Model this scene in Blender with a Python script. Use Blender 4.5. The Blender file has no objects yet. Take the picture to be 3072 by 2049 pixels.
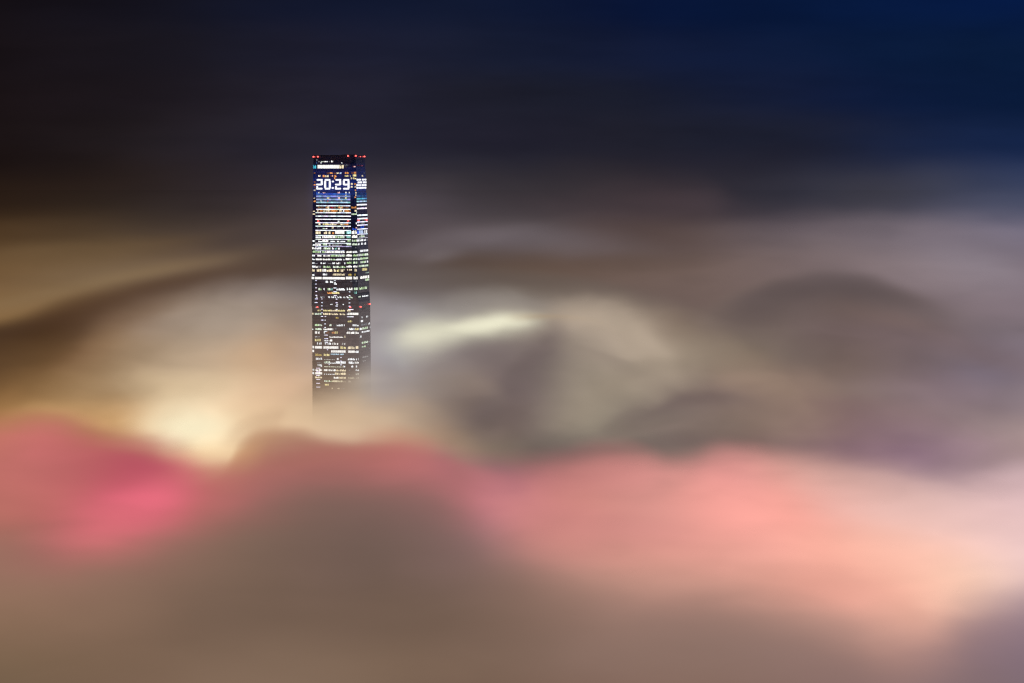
import bpy, bmesh, math, random
from mathutils import Vector

# ------------------------------------------------------------------ scene
sc = bpy.context.scene
COL = sc.collection
random.seed(7)
F = 9111.0            # focal length in photo pixels (3072 wide)
HZ = 500.0            # photo row of the horizon
CAMZ = 465.0          # height of the camera above the sea (m)


def at(px, py, Y):
    """world point seen at photo pixel px,py at distance Y"""
    return Vector(((px - 1536) / F * Y, Y, CAMZ - (py - HZ) / F * Y))


def lin(c):
    o = []
    for v in c[:3]:
        v = v / 255.0
        o.append(v / 12.92 if v <= 0.04045 else ((v + 0.055) / 1.055) ** 2.4)
    return o


def lum(c, k=1.0):
    l = lin(c)
    return (l[0] * k, l[1] * k, l[2] * k, 1.0)


def tag(o, label=None, cat=None, group=None, kind=None):
    if label: o['label'] = label
    if cat: o['category'] = cat
    if group: o['group'] = group
    if kind: o['kind'] = kind
    return o


# ------------------------------------------------------------------ node helper
class N:
    def __init__(s, tree):
        s.t = tree
        s.t.nodes.clear()

    def new(s, typ, ins=None, **kw):
        n = s.t.nodes.new(typ)
        for k, v in kw.items():
            setattr(n, k, v)
        for k, v in (ins or {}).items():
            s.put(n.inputs[k], v)
        return n

    def put(s, sock, v):
        if isinstance(v, bpy.types.NodeSocket):
            s.t.links.new(v, sock)
        elif v is not None:
            sock.default_value = v

    def m(s, op, a, b=None, c=None, clamp=False):
        n = s.new('ShaderNodeMath', operation=op, use_clamp=clamp)
        for i, v in enumerate((a, b, c)):
            if v is not None: s.put(n.inputs[i], v)
        return n.outputs[0]

    def vm(s, op, a, b=None, c=None):
        n = s.new('ShaderNodeVectorMath', operation=op)
        for i, v in enumerate((a, b, c)):
            if v is not None: s.put(n.inputs[i], v)
        return n.outputs['Value'] if op in ('DOT_PRODUCT', 'LENGTH') else n.outputs[0]

    def mix(s, f, a, b):
        n = s.new('ShaderNodeMix', data_type='RGBA')
        s.put(n.inputs[0], f); s.put(n.inputs[6], a); s.put(n.inputs[7], b)
        return n.outputs[2]

    def smooth(s, v, a, b, lo=0.0, hi=1.0, kind='SMOOTHSTEP'):
        n = s.new('ShaderNodeMapRange', interpolation_type=kind)
        for i, q in enumerate((v, a, b, lo, hi)):
            s.put(n.inputs[i], q)
        return n.outputs[0]

    def ramp(s, f, stops, interp='CARDINAL'):
        n = s.new('ShaderNodeValToRGB')
        r = n.color_ramp
        r.interpolation = interp
        stops = sorted(stops)
        r.elements[0].position = stops[0][0]; r.elements[0].color = stops[0][1]
        r.elements[1].position = stops[-1][0]; r.elements[1].color = stops[-1][1]
        for p, c in stops[1:-1]:
            e = r.elements.new(p); e.color = c
        s.put(n.inputs[0], f)
        return n.outputs[0]

    def curve(s, f, pts):
        """f in 0..1 through points (0..1,0..1)"""
        n = s.new('ShaderNodeFloatCurve')
        c = n.mapping.curves[0]
        c.points[0].location = pts[0]; c.points[1].location = pts[-1]
        for p in pts[1:-1]:
            c.points.new(*p)
        n.mapping.extend = 'HORIZONTAL'
        n.mapping.update()
        s.put(n.inputs['Value'], f)
        return n.outputs[0]

    def blob(s, vec, loc, scale, rot=0.0):
        """soft light patch exp(-|q|^2) around loc in the x/z plane"""
        mp = s.new('ShaderNodeMapping', {'Vector': vec, 'Location': loc, 'Rotation': (0, rot, 0), 'Scale': scale},
                   vector_type='TEXTURE').outputs[0]
        d = s.vm('DOT_PRODUCT', mp, mp)
        return s.m('EXPONENT', s.m('MULTIPLY', d, -1.0))


XA, XB = -700.0, 3772.0       # photo columns spanned by every colour table


def bank(name, label, Y, half, ridge, soft, tau, rows, blobs=(), warp=(26, 14), haze=None, group='fog banks over the harbour',
         wisp=0.25, seed=0.0, xr=(-3600, 6700), drop=0.5, nscale=420.0, side=None, folds=(), tex=.07, wd=1.0, wsz=(260, 70)):
    """One rolling bank of glowing fog: a closed mesh whose volume thickens below its ridge line.
    ridge, rows and blobs are measured on the photo and turned into metres at the bank's distance Y."""
    k = Y / F                              # metres per photo pixel here
    x0, x1 = (XA - 1536) * k, (XB - 1536) * k
    zof = lambda py: CAMZ - (py - HZ) * k
    softm = soft * k
    zs = [zof(p[1]) for p in ridge]
    zlo, zhi = min(zs) - 1, max(zs) + 1
    mat = bpy.data.materials.new(name + '_fog')
    mat.use_nodes = True
    n = N(mat.node_tree)
    co = n.new('ShaderNodeTexCoord').outputs['Object']
    # slow billow warp
    nz = n.new('ShaderNodeTexNoise', {'Vector': n.vm('MULTIPLY', n.vm('ADD', co, (seed * 997, seed * 331, seed * 77)),
                                                     (1 / (nscale * k), 1 / (nscale * k * 1.5), 1 / (nscale * 0.42 * k))),
                                      'Scale': 1.0, 'Detail': wd, 'Roughness': 0.5})
    off = n.vm('MULTIPLY', n.vm('SUBTRACT', nz.outputs['Color'], (0.5, 0.5, 0.5)), (warp[0] * k * 4, 0, warp[1] * k * 4))
    cw = n.vm('ADD', co, off)
    sp = n.new('ShaderNodeSeparateXYZ', {'Vector': cw})
    X, Z = sp.outputs[0], sp.outputs[2]
    yy = n.new('ShaderNodeSeparateXYZ', {'Vector': co}).outputs[1]
    u = n.smooth(X, x0, x1, kind='LINEAR')
    # scattered city light, painted into the fog's own emission colour
    col = None
    prev = None
    for py, cs in rows:
        c = n.ramp(u, [((px - XA) / (XB - XA), lum(rgb)) for px, rgb in cs])
        z = zof(py)
        col = c if col is None else n.mix(n.smooth(Z, prev, z), col, c)
        prev = z
    for (px, py, rx, ry, rot, rgb, amt) in blobs:
        p = at(px, py, Y)
        b = n.blob(cw, (p.x, p.y, p.z), (rx * k, 1e5, ry * k), math.radians(rot))
        col = n.mix(n.m('MULTIPLY', b, amt), col, lum(rgb))
    for pts, wa, wb, rgb, amt in folds:     # light and dark creases painted along a line: width above, width below
        p0, p1 = pts[0][0], pts[-1][0]
        zz = [zof(p[1]) for p in pts]
        za, zc = min(zz) - 1, max(zz) + 1
        g = n.smooth(X, (p0 - 1536) * k, (p1 - 1536) * k, kind='LINEAR')
        fz = n.m('MULTIPLY_ADD', n.curve(g, [((px - p0) / (p1 - p0), (z_ - za) / (zc - za)) for (px, _), z_ in zip(pts, zz)]), zc - za, za)
        d = n.m('SUBTRACT', Z, fz)
        e_ = n.m('ADD', n.m('DIVIDE', n.m('MAXIMUM', d, 0.0), wa * k), n.m('DIVIDE', n.m('MINIMUM', d, 0.0), wb * k))
        wgt = n.m('EXPONENT', n.m('MULTIPLY', n.m('MULTIPLY', e_, e_), -1.0))
        win = n.m('MULTIPLY', n.m('MULTIPLY', g, n.m('SUBTRACT', 1.0, g)), 4 * amt)
        col = n.mix(n.m('MULTIPLY', wgt, n.smooth(win, 0.0, amt, 0.0, amt)), col, lum(rgb))
    # density
    H = n.curve(u, [((px - XA) / (XB - XA), (zof(py) - zlo) / (zhi - zlo)) for px, py in ridge])
    H = n.m('MULTIPLY_ADD', H, zhi - zlo, zlo + 0.26 * softm)
    dy = n.m('DIVIDE', n.m('SUBTRACT', yy, Y), half)
    dy2 = n.m('MULTIPLY', dy, dy)
    s_ = n.m('DIVIDE', n.m('SUBTRACT', H, Z), softm)
    s_ = n.m('SUBTRACT', s_, n.m('MULTIPLY', dy2, drop))
    dens = n.smooth(s_, 0.0, 1.0)
    if haze:                                # thin veil above the ridge (pixels high, optical depth)
        top = H if haze[2] is None else zof(haze[2])
        hz = n.smooth(Z, zof(haze[3]) if haze[2] else n.m('ADD', H, haze[0] * k), top)
        dens = n.m('ADD', dens, n.m('MULTIPLY', hz, haze[1] / tau))
    if wisp:
        w = n.new('ShaderNodeTexNoise', {'Vector': n.vm('MULTIPLY', cw, (1 / (wsz[0] * k), 1 / (300 * k), 1 / (wsz[1] * k))),
                                         'Scale': 1.0, 'Detail': 2.5, 'Distortion': .35}).outputs[0]
        dens = n.m('MULTIPLY', dens, n.smooth(w, 0.3, 0.7, 1 - wisp, 1 + wisp))
        sc_ = n.new('ShaderNodeVectorMath', {0: col, 'Scale': n.smooth(w, 0.3, 0.7, 1 - tex, 1 + tex)}, operation='SCALE')
        col = sc_.outputs[0]
    if side:
        a = n.smooth(X, (side[0] - 1536) * k, (side[1] - 1536) * k)
        b = n.smooth(X, (side[3] - 1536) * k, (side[2] - 1536) * k)
        dens = n.m('MULTIPLY', dens, n.m('MULTIPLY', a, b))
    dens = n.m('MULTIPLY', dens, n.m('SUBTRACT', 1.0, dy2, clamp=True))
    dens = n.m('MULTIPLY', dens, tau / (2 * half * 0.667))
    em = n.new('ShaderNodeEmission', {'Color': col, 'Strength': dens}).outputs[0]
    ab = n.new('ShaderNodeVolumeAbsorption', {'Color': (0, 0, 0, 1), 'Density': dens}).outputs[0]
    ad = n.new('ShaderNodeAddShader', {0: em, 1: ab}).outputs[0]
    n.new('ShaderNodeOutputMaterial', {'Volume': ad})
    # the body: top follows the ridge
    def interp(px):
        if px <= ridge[0][0]: return ridge[0][1]
        for (a, pa), (b, pb) in zip(ridge, ridge[1:]):
            if px <= b: return pa + (pb - pa) * (px - a) / (b - a)
        return ridge[-1][1]
    cols_, sec = 150, 7
    xa, xb = xr
    vs, fs = [], []
    zb = max(6.0, zof(3200) if Y < 2500 else 6.0)
    up = (haze[0] if haze else 0)
    for i in range(cols_ + 1):
        px = xa + (xb - xa) * i / cols_
        zr = zof(min(interp(px), interp(px - 90), interp(px + 90))) + (0.27 * soft + warp[1] * 0.8 + up) * k
        x = (px - 1536) * k
        for j in range(sec):
            t = -1 + 2 * j / (sec - 1)
            vs.append((x, Y + half * t, zr - drop * softm * t * t * 0.8))
        for j in range(sec):
            t = 1 - 2 * j / (sec - 1)
            vs.append((x, Y + half * t, zb))
    q = 2 * sec
    for i in range(cols_):
        for j in range(q):
            a, b = i * q + j, i * q + (j + 1) % q
            fs.append((a, b, b + q, a + q))
    fs.append(tuple(range(q))[::-1]); fs.append(tuple(cols_ * q + j for j in range(q)))
    me = bpy.data.meshes.new(name); me.from_pydata(vs, [], fs); me.update()
    bm = bmesh.new(); bm.from_mesh(me)
    bmesh.ops.recalc_face_normals(bm, faces=bm.faces)   # a volume needs its faces turned outward
    bm.to_mesh(me); bm.free()
    me.materials.append(mat)
    o = bpy.data.objects.new(name, me); COL.objects.link(o)
    tag(o, label, 'fog bank', group, 'stuff')
    # step length so that each bank is crossed in about a dozen steps
    bx = (xb - xa) * k; bz = zhi - zb
    avg = (bx + 2 * half + bz) / 3
    mat.cycles.volume_step_rate = (2 * half / 7.5) / (0.1 * avg)
    return o


# ------------------------------------------------------------------ fog banks, far to near
bank('fog_bank', 'darkest and farthest fog lying along the horizon', 15000, 1200,
     [(XA, 520), (0, 520), (600, 515), (900, 500), (1200, 492), (1500, 500), (1750, 480), (2000, 482), (2300, 505), (2600, 500), (3072, 480), (XB, 480)],
     240, 5.0,
     [(420, [(0, (27, 19, 19)), (500, (36, 30, 34)), (1000, (42, 39, 51)), (1300, (42, 40, 50)), (2000, (34, 33, 45)), (2500, (32, 37, 57)), (3072, (28, 42, 76))]),
      (560, [(0, (42, 29, 21)), (500, (46, 37, 36)), (1000, (52, 46, 54)), (1300, (56, 51, 56)), (2000, (48, 43, 50)), (2400, (52, 51, 62)), (2700, (62, 62, 75)), (3072, (55, 64, 92))])],
     [(1900, 470, 300, 20, 4, (30, 30, 44), .5), (1250, 520, 200, 16, -5, (50, 46, 54), .5)],
     seed=9, wisp=.2)

bank('fog_bank', 'dusky mauve and tan fog rising highest, behind the skyscraper', 9000, 900,
     [(XA, 590), (0, 600), (300, 600), (600, 590), (900, 560), (1100, 540), (1300, 545), (1500, 575), (1700, 555), (1950, 535), (2150, 570),
      (2350, 640), (2550, 630), (2750, 620), (2900, 600), (3072, 590), (XB, 570)],
     260, 4.5,
     [(480, [(0, (32, 22, 19)), (500, (40, 33, 35)), (1000, (50, 46, 56)), (1300, (56, 51, 56)), (2000, (46, 42, 50)), (2400, (50, 48, 60)), (2700, (62, 62, 75)), (3072, (55, 64, 92))]),
      (600, [(0, (44, 31, 22)), (400, (50, 41, 36)), (800, (62, 53, 54)), (1150, (80, 71, 78)), (1500, (70, 63, 67)), (2000, (70, 58, 62)), (2300, (74, 66, 72)), (2600, (86, 80, 91)), (3072, (80, 83, 104))]),
      (700, [(0, (78, 57, 36)), (400, (76, 61, 48)), (800, (76, 64, 61)), (1100, (84, 72, 74)), (1550, (92, 82, 84)), (1800, (90, 75, 73)), (2100, (95, 80, 78)), (2500, (118, 105, 108)), (2850, (130, 120, 132)), (3072, (116, 110, 128))]),
      (800, [(0, (112, 84, 54)), (350, (120, 97, 72)), (600, (106, 87, 73)), (900, (82, 68, 60)), (1300, (92, 78, 70)), (1700, (106, 88, 79)), (2300, (119, 102, 100)), (2850, (138, 124, 130)), (3072, (124, 112, 122))]),
      (930, [(0, (138, 106, 68)), (400, (120, 92, 65)), (1300, (100, 85, 78)), (2300, (118, 100, 96)), (3072, (128, 114, 122))])],
     [(1310, 755, 75, 22, -8, (122, 112, 114), .8), (1480, 705, 130, 22, -12, (110, 100, 104), .65), (1680, 720, 160, 20, 2, (108, 98, 102), .5),
      (2870, 775, 110, 55, 0, (142, 132, 142), .5), (430, 795, 330, 26, -6, (124, 102, 78), .5), (2300, 640, 260, 40, 12, (78, 66, 72), .4)],
     seed=1, wisp=.35, warp=(40, 20), wd=2.5, tex=.1, folds=[
      ([(900, 800), (1200, 740), (1430, 690), (1650, 700), (1850, 720), (2100, 745)], 22, 34, (112, 102, 106), .5),
      ([(1000, 800), (1300, 790), (1600, 770), (1900, 760), (2200, 800)], 30, 40, (90, 72, 62), .55),
      ([(2050, 730), (2300, 690), (2550, 680), (2800, 700), (3072, 730), (3300, 740)], 50, 60, (118, 106, 114), .4),
      ([(1250, 560), (1500, 590), (1750, 600), (2050, 620), (2300, 660)], 24, 46, (66, 56, 60), .5),
      ([(-300, 800), (0, 760), (250, 735), (500, 720), (760, 700)], 24, 50, (112, 88, 60), .45),
      ([(-200, 930), (100, 880), (350, 825), (600, 785), (820, 770)], 20, 40, (136, 112, 82), .5)])

bank('fog_bank', 'long brown fog crest arching up from the left towards the skyscraper', 6200, 420,
     [(XA, 1120), (0, 965), (200, 895), (400, 845), (600, 805), (760, 775), (900, 765), (1050, 765), (1200, 775), (1400, 790), (1600, 815), (1800, 850), (2000, 900), (2200, 960), (2600, 1050), (XB, 1100)],
     95, 3.6,
     [(760, [(0, (90, 66, 44)), (400, (92, 70, 54)), (700, (88, 71, 60)), (1000, (84, 71, 66)), (1300, (88, 76, 73)), (1700, (104, 87, 78)), (2100, (112, 96, 90))]),
      (850, [(0, (72, 50, 34)), (250, (84, 60, 42)), (450, (98, 76, 62)), (650, (104, 86, 76)), (900, (98, 86, 82)), (1200, (102, 92, 90)), (1600, (108, 95, 86)), (2100, (114, 99, 92))]),
      (950, [(0, (58, 40, 27)), (250, (80, 57, 40)), (450, (112, 90, 74)), (700, (130, 113, 100)), (1200, (120, 112, 110)), (2100, (118, 102, 94))]),
      (1100, [(0, (92, 66, 42)), (400, (125, 98, 72)), (1200, (130, 120, 115)), (2100, (118, 102, 94))])],
     [(520, 835, 200, 18, -14, (84, 60, 46), .6)],
     seed=2, folds=[
      ([(-300, 1080), (0, 985), (200, 915), (400, 868), (650, 828), (900, 800), (1150, 790)], 34, 50, (76, 54, 40), .5),
      ([(1100, 860), (1350, 835), (1600, 830), (1850, 850), (2050, 880)], 26, 36, (96, 84, 78), .5)])

bank('fog_bank', 'wide grey mauve fog mound rising on the far right', 4850, 170,
     [(XA, 1400), (1300, 1350), (1700, 1150), (1950, 1000), (2120, 920), (2280, 860), (2420, 832), (2560, 830), (2700, 855), (2850, 905), (3000, 950), (3300, 990), (XB, 1000)],
     100, 4.2,
     [(840, [(2000, (118, 102, 94)), (2500, (98, 86, 85)), (2750, (104, 91, 91)), (3072, (132, 118, 124))]),
      (930, [(2000, (120, 104, 96)), (2350, (108, 93, 89)), (2600, (110, 94, 91)), (3072, (132, 118, 124))]),
      (1050, [(2000, (128, 114, 102)), (2350, (115, 100, 93)), (2600, (115, 98, 96)), (3072, (126, 113, 123))]),
      (1200, [(2000, (130, 112, 104)), (2350, (140, 118, 106)), (2600, (130, 111, 105)), (2800, (128, 110, 118)), (3072, (140, 124, 130))]),
      (1330, [(2000, (126, 108, 102)), (2350, (132, 108, 104)), (2600, (142, 114, 116)), (2800, (122, 103, 114)), (3072, (168, 146, 144))])],
     [(2960, 1110, 120, 45, 10, (118, 108, 124), .6), (2760, 1290, 100, 50, 25, (122, 102, 120), .6), (2880, 1395, 150, 30, 10, (118, 102, 112), .6),
      (2660, 950, 150, 30, 12, (128, 106, 100), .5)],
     seed=3, warp=(34, 20), wd=2.5, tex=.1, wsz=(220, 90), wisp=.35, xr=(1200, 6700), folds=[
      ([(2050, 980), (2260, 895), (2400, 858), (2520, 848), (2660, 868), (2780, 905), (2900, 950)], 28, 70, (92, 80, 80), .8),
      ([(2250, 1040), (2500, 990), (2750, 1010), (3000, 1080), (3250, 1120)], 40, 50, (116, 98, 100), .5),
      ([(2350, 1210), (2600, 1160), (2850, 1190), (3100, 1250), (3300, 1270)], 36, 44, (140, 120, 122), .45),
      ([(2560, 1380), (2700, 1290), (2790, 1270), (2900, 1340), (3072, 1390), (3200, 1400)], 30, 50, (120, 102, 114), .5)])

bank('fog_bank', 'brightly lit cream and beige fog swelling behind the base of the skyscraper', 4350, 260,
     [(XA, 1180), (0, 1130), (200, 1050), (320, 965), (450, 900), (600, 865), (760, 845), (900, 850), (1050, 880), (1150, 880), (1300, 880), (1450, 868), (1600, 880), (1800, 895), (1950, 920), (2100, 965),
      (2250, 1030), (2450, 1130), (2650, 1190), (3072, 1260), (XB, 1300)],
     150, 4.0,
     [(860, [(0, (60, 42, 30)), (300, (112, 86, 66)), (500, (128, 108, 92)), (750, (142, 128, 120)), (950, (136, 126, 124)), (1150, (138, 130, 133)), (1500, (146, 136, 128)), (1800, (140, 126, 112)), (2000, (122, 107, 96)), (2200, (114, 99, 92))]),
      (950, [(0, (70, 48, 32)), (250, (100, 75, 55)), (450, (136, 112, 92)), (700, (165, 148, 132)), (900, (160, 141, 127)), (1150, (156, 149, 151)), (1400, (150, 142, 136)), (1600, (158, 144, 132)), (1830, (172, 155, 138)), (1960, (146, 129, 114)), (2120, (122, 105, 96)), (3072, (135, 122, 130))]),
      (1050, [(0, (92, 66, 43)), (250, (125, 95, 68)), (400, (155, 128, 100)), (650, (186, 162, 136)), (850, (200, 166, 136)), (1150, (160, 155, 160)), (1300, (142, 132, 131)), (1500, (128, 115, 112)), (1650, (130, 118, 110)), (1850, (171, 155, 138)), (2100, (146, 130, 114)), (2400, (125, 108, 98)), (3072, (125, 112, 122))]),
      (1150, [(0, (122, 90, 56)), (250, (150, 118, 82)), (400, (175, 148, 115)), (650, (222, 196, 160)), (850, (215, 180, 148)), (1000, (202, 172, 146)), (1200, (166, 155, 149)), (1400, (128, 112, 106)), (1600, (118, 104, 100)), (1800, (158, 145, 128)), (2050, (135, 118, 108)), (2350, (142, 120, 108)), (2600, (130, 112, 105)), (3072, (130, 115, 125))]),
      (1240, [(0, (170, 126, 78)), (200, (185, 145, 98)), (400, (212, 172, 125)), (600, (250, 226, 188)), (750, (236, 203, 163)), (950, (216, 184, 150)), (1150, (198, 170, 142)), (1350, (142, 124, 111)), (1550, (115, 100, 95)), (1750, (150, 138, 122)), (2000, (118, 105, 98)), (2300, (140, 118, 107)), (2600, (132, 108, 108)), (3072, (160, 140, 138))]),
      (1340, [(0, (190, 125, 90)), (300, (185, 130, 96)), (620, (248, 215, 168)), (850, (205, 165, 132)), (1100, (208, 168, 130)), (1300, (165, 140, 115)), (1600, (110, 98, 90)), (2000, (120, 105, 98)), (2300, (130, 105, 102)), (2700, (140, 112, 125)), (3072, (170, 145, 145))])],
     [(612, 1258, 118, 48, 0, (255, 243, 205), .95), (560, 1300, 60, 30, 0, (255, 240, 205), .6),
      (1275, 996, 85, 42, -14, (236, 233, 206), .9), (1440, 962, 130, 22, -8, (226, 220, 194), .85), 
      (1500, 1090, 130, 60, 25, (124, 110, 108), .6),
      (1470, 1230, 130, 60, 0, (112, 97, 93), .5), 
      
      (1260, 1110, 70, 60, -30, (150, 138, 132), .5),],
     seed=4, warp=(38, 24), tex=.12, wd=3.0, wsz=(190, 85), nscale=330.0, wisp=.35, folds=[
      ([(1190, 1010), (1290, 992), (1400, 975), (1520, 955), (1660, 945)], 24, 30, (246, 243, 214), .85),
      ([(1200, 930), (1330, 900), (1460, 885), (1600, 900), (1720, 930)], 26, 40, (158, 150, 142), .6),
      ([(1480, 955), (1600, 938), (1720, 945), (1860, 965)], 9, 12, (176, 152, 120), .6),
      ([(1600, 925), (1740, 925), (1840, 950), (1920, 985), (1990, 1035), (2060, 1085)], 40, 60, (184, 167, 148), .7),
      ([(1560, 1060), (1640, 1030), (1760, 1050), (1900, 1090), (2040, 1120)], 14, 26, (140, 126, 114), .55),
      ([(1380, 1270), (1480, 1180), (1570, 1080), (1650, 1020), (1720, 1000)], 46, 70, (114, 100, 98), .75),
      ([(1230, 1140), (1340, 1110), (1450, 1130), (1540, 1190)], 26, 50, (146, 130, 118), .5),
      ([(1640, 1250), (1750, 1190), (1870, 1115), (2000, 1095), (2140, 1110)], 30, 40, (158, 143, 126), .5),
      ([(1780, 1265), (1920, 1205), (2060, 1165), (2180, 1165), (2300, 1220)], 20, 34, (110, 94, 92), .75),
      ([(1780, 1290), (1930, 1250), (2080, 1240), (2240, 1255)], 16, 18, (140, 122, 112), .55),
      ([(1800, 1350), (1960, 1300), (2120, 1290), (2280, 1315)], 16, 24, (112, 96, 92), .55),
      ([(2100, 1100), (2260, 1125), (2370, 1170), (2450, 1250)], 36, 40, (154, 131, 114), .5),
      ([(60, 1205), (220, 1215), (330, 1240), (420, 1275), (500, 1300)], 20, 18, (214, 170, 118), .42),
      ([(-100, 1230), (100, 1225), (260, 1250), (380, 1290), (480, 1310)], 18, 20, (165, 118, 76), .5),
      ([(680, 1300), (780, 1250), (880, 1232), (980, 1262)], 14, 20, (176, 142, 114), .5),
      ([(400, 985), (600, 935), (800, 925), (920, 960)], 30, 60, (168, 152, 138), .4)])

bank('fog_bank', 'pale beige fog drifting across the lowest floors and hiding them', 3250, 130,
     [(XA, 1420), (0, 1400), (600, 1380), (800, 1330), (880, 1205), (940, 1174), (980, 1163), (1020, 1147), (1060, 1122), (1090, 1092), (1130, 1072), (1200, 1120), (1300, 1220), (1450, 1330), (1700, 1400), (XB, 1450)],
     170, 4.5,
     [(900, [(700, (120, 105, 98)), (950, (120, 108, 104)), (1110, (140, 132, 134)), (1300, (140, 132, 134))]),
      (1050, [(700, (186, 160, 136)), (950, (160, 140, 125)), (1120, (160, 152, 154)), (1300, (142, 132, 131))]),
      (1150, [(700, (222, 190, 155)), (960, (196, 168, 140)), (1080, (180, 164, 148)), (1150, (166, 155, 150)), (1300, (145, 130, 120))]),
      (1240, [(700, (236, 203, 163)), (950, (216, 186, 152)), (1080, (206, 178, 148)), (1200, (188, 164, 140)), (1350, (142, 124, 111))]),
      (1310, [(700, (225, 190, 150)), (950, (220, 188, 155)), (1080, (222, 192, 160)), (1200, (205, 172, 140)), (1350, (160, 132, 112))])],
     [], haze=(420, 0.30, 1080, 800), seed=5, warp=(9, 7), wisp=.35, nscale=160.0, xr=(500, 1800), side=(600, 900, 1250, 1500))

bank('fog_bank', 'low tan fog ledge curling in front of the bright glow', 2600, 110,
     [(XA, 1360), (0, 1310), (250, 1330), (420, 1350), (560, 1400), (640, 1400), (720, 1330), (800, 1290), (880, 1290), (960, 1318), (1100, 1330), (1300, 1360), (1500, 1420), (2000, 1460), (XB, 1500)],
     60, 2.4,
     [(1290, [(0, (200, 125, 95)), (400, (190, 125, 92)), (650, (190, 140, 105)), (850, (168, 122, 98)), (1000, (172, 125, 102)), (1300, (170, 125, 108)), (2000, (150, 110, 105))]),
      (1400, [(0, (195, 115, 105)), (400, (175, 100, 90)), (650, (205, 150, 110)), (850, (168, 108, 96)), (1300, (170, 110, 105)), (2000, (180, 120, 115))])],
     [(700, 1350, 90, 16, -10, (214, 168, 124), .6)],
     seed=6, warp=(20, 12), wisp=.5, tex=.1, wd=2.5, xr=(-3600, 2400), side=(-9000, -8800, 1350, 1700))

bank('fog_bank', 'rose pink fog ridge running the whole width below the skyscraper', 1900, 170,
     [(XA, 1290), (0, 1272), (120, 1265), (230, 1285), (330, 1315), (430, 1320), (520, 1355), (600, 1395), (680, 1400), (780, 1360), (900, 1335), (1050, 1325), (1150, 1308), (1230, 1318), (1320, 1355), (1420, 1385), (1520, 1390),
      (1650, 1385), (1760, 1362), (1850, 1352), (1950, 1372), (2050, 1390), (2140, 1372), (2230, 1360), (2350, 1375), (2500, 1385), (2650, 1385), (2800, 1420), (2950, 1435), (3072, 1410), (XB, 1400)],
     175, 4.2,
     [(1300, [(0, (196, 114, 104)), (150, (198, 108, 108)), (350, (176, 98, 92)), (600, (172, 106, 94)), (900, (168, 106, 95)), (1150, (180, 106, 98)), (1300, (180, 110, 105)), (1500, (148, 98, 98)), (1850, (198, 126, 120)), (2200, (205, 140, 138)), (2500, (172, 136, 134)), (3072, (190, 165, 165))]),
      (1400, [(0, (188, 112, 102)), (200, (190, 105, 104)), (420, (182, 84, 96)), (600, (174, 92, 96)), (800, (168, 105, 98)), (1000, (166, 105, 97)), (1250, (186, 112, 112)), (1450, (176, 110, 116)), (1700, (190, 122, 120)), (2000, (222, 148, 142)), (2200, (236, 158, 152)), (2450, (212, 162, 150)), (2750, (186, 154, 156)), (3072, (205, 175, 180))]),
      (1500, [(0, (180, 110, 98)), (200, (192, 106, 104)), (430, (222, 106, 122)), (620, (192, 105, 106)), (800, (178, 105, 102)), (1000, (142, 100, 92)), (1200, (162, 110, 105)), (1400, (190, 118, 122)), (1500, (205, 128, 134)), (1700, (212, 138, 130)), (1950, (218, 150, 140)), (2200, (246, 162, 152)), (2400, (246, 170, 156)), (2650, (232, 186, 174)), (3072, (228, 192, 192))]),
      (1600, [(0, (152, 112, 96)), (200, (172, 108, 102)), (400, (206, 112, 114)), (550, (176, 108, 104)), (750, (138, 100, 90)), (1000, (120, 95, 86)), (1250, (132, 100, 95)), (1450, (168, 120, 120)), (1600, (200, 135, 128)), (1900, (218, 150, 138)), (2250, (248, 172, 158)), (2500, (255, 186, 166)), (2800, (252, 202, 186)), (3072, (240, 206, 204))]),
      (1700, [(0, (148, 112, 95)), (300, (152, 108, 98)), (600, (135, 105, 92)), (1300, (125, 100, 92)), (1500, (160, 122, 112)), (1800, (198, 147, 132)), (2200, (214, 156, 140)), (2500, (238, 168, 150)), (2700, (252, 192, 170)), (2870, (255, 210, 188)), (3072, (248, 212, 206))]),
      (1850, [(0, (140, 110, 88)), (600, (122, 98, 82)), (1200, (120, 98, 82)), (1700, (152, 120, 108)), (2200, (176, 138, 122)), (2500, (196, 152, 138)), (2720, (232, 175, 155)), (2850, (215, 168, 152)), (3072, (165, 136, 142))])],
     [(470, 1462, 105, 40, 0, (240, 112, 132), .7), (440, 1370, 110, 36, 12, (180, 78, 98), .65), (1430, 1375, 90, 26, 15, (138, 86, 110), .8), (380, 1505, 90, 32, 0, (228, 116, 122), .35),
      (2240, 1500, 170, 50, 5, (255, 172, 160), .6)],
     seed=7, warp=(30, 15), wisp=.4, tex=.07, wd=2.5, folds=[
      ([(600, 1470), (800, 1430), (1000, 1400), (1200, 1400), (1400, 1450), (1600, 1520)], 22, 40, (172, 108, 108), .5),
      ([(700, 1530), (900, 1470), (1100, 1455), (1300, 1480), (1500, 1560)], 30, 50, (136, 100, 94), .6),
      ([(1280, 1370), (1400, 1378), (1500, 1410), (1620, 1450)], 16, 26, (146, 92, 112), .6),
      ([(1350, 1430), (1550, 1480), (1750, 1520), (1950, 1540), (2150, 1560)], 30, 44, (206, 134, 132), .5),
      ([(2050, 1590), (2250, 1620), (2450, 1660), (2600, 1720), (2750, 1780)], 26, 40, (222, 160, 144), .5),
      ([(2300, 1440), (2550, 1480), (2800, 1530), (3072, 1560), (3300, 1580)], 30, 44, (238, 196, 192), .5),
      ([(2200, 1830), (2400, 1850), (2600, 1880), (2760, 1910), (2900, 1900)], 30, 34, (226, 168, 150), .5),
      ([(-100, 1420), (60, 1400), (200, 1430), (330, 1500)], 24, 50, (196, 112, 106), .5)])

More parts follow.
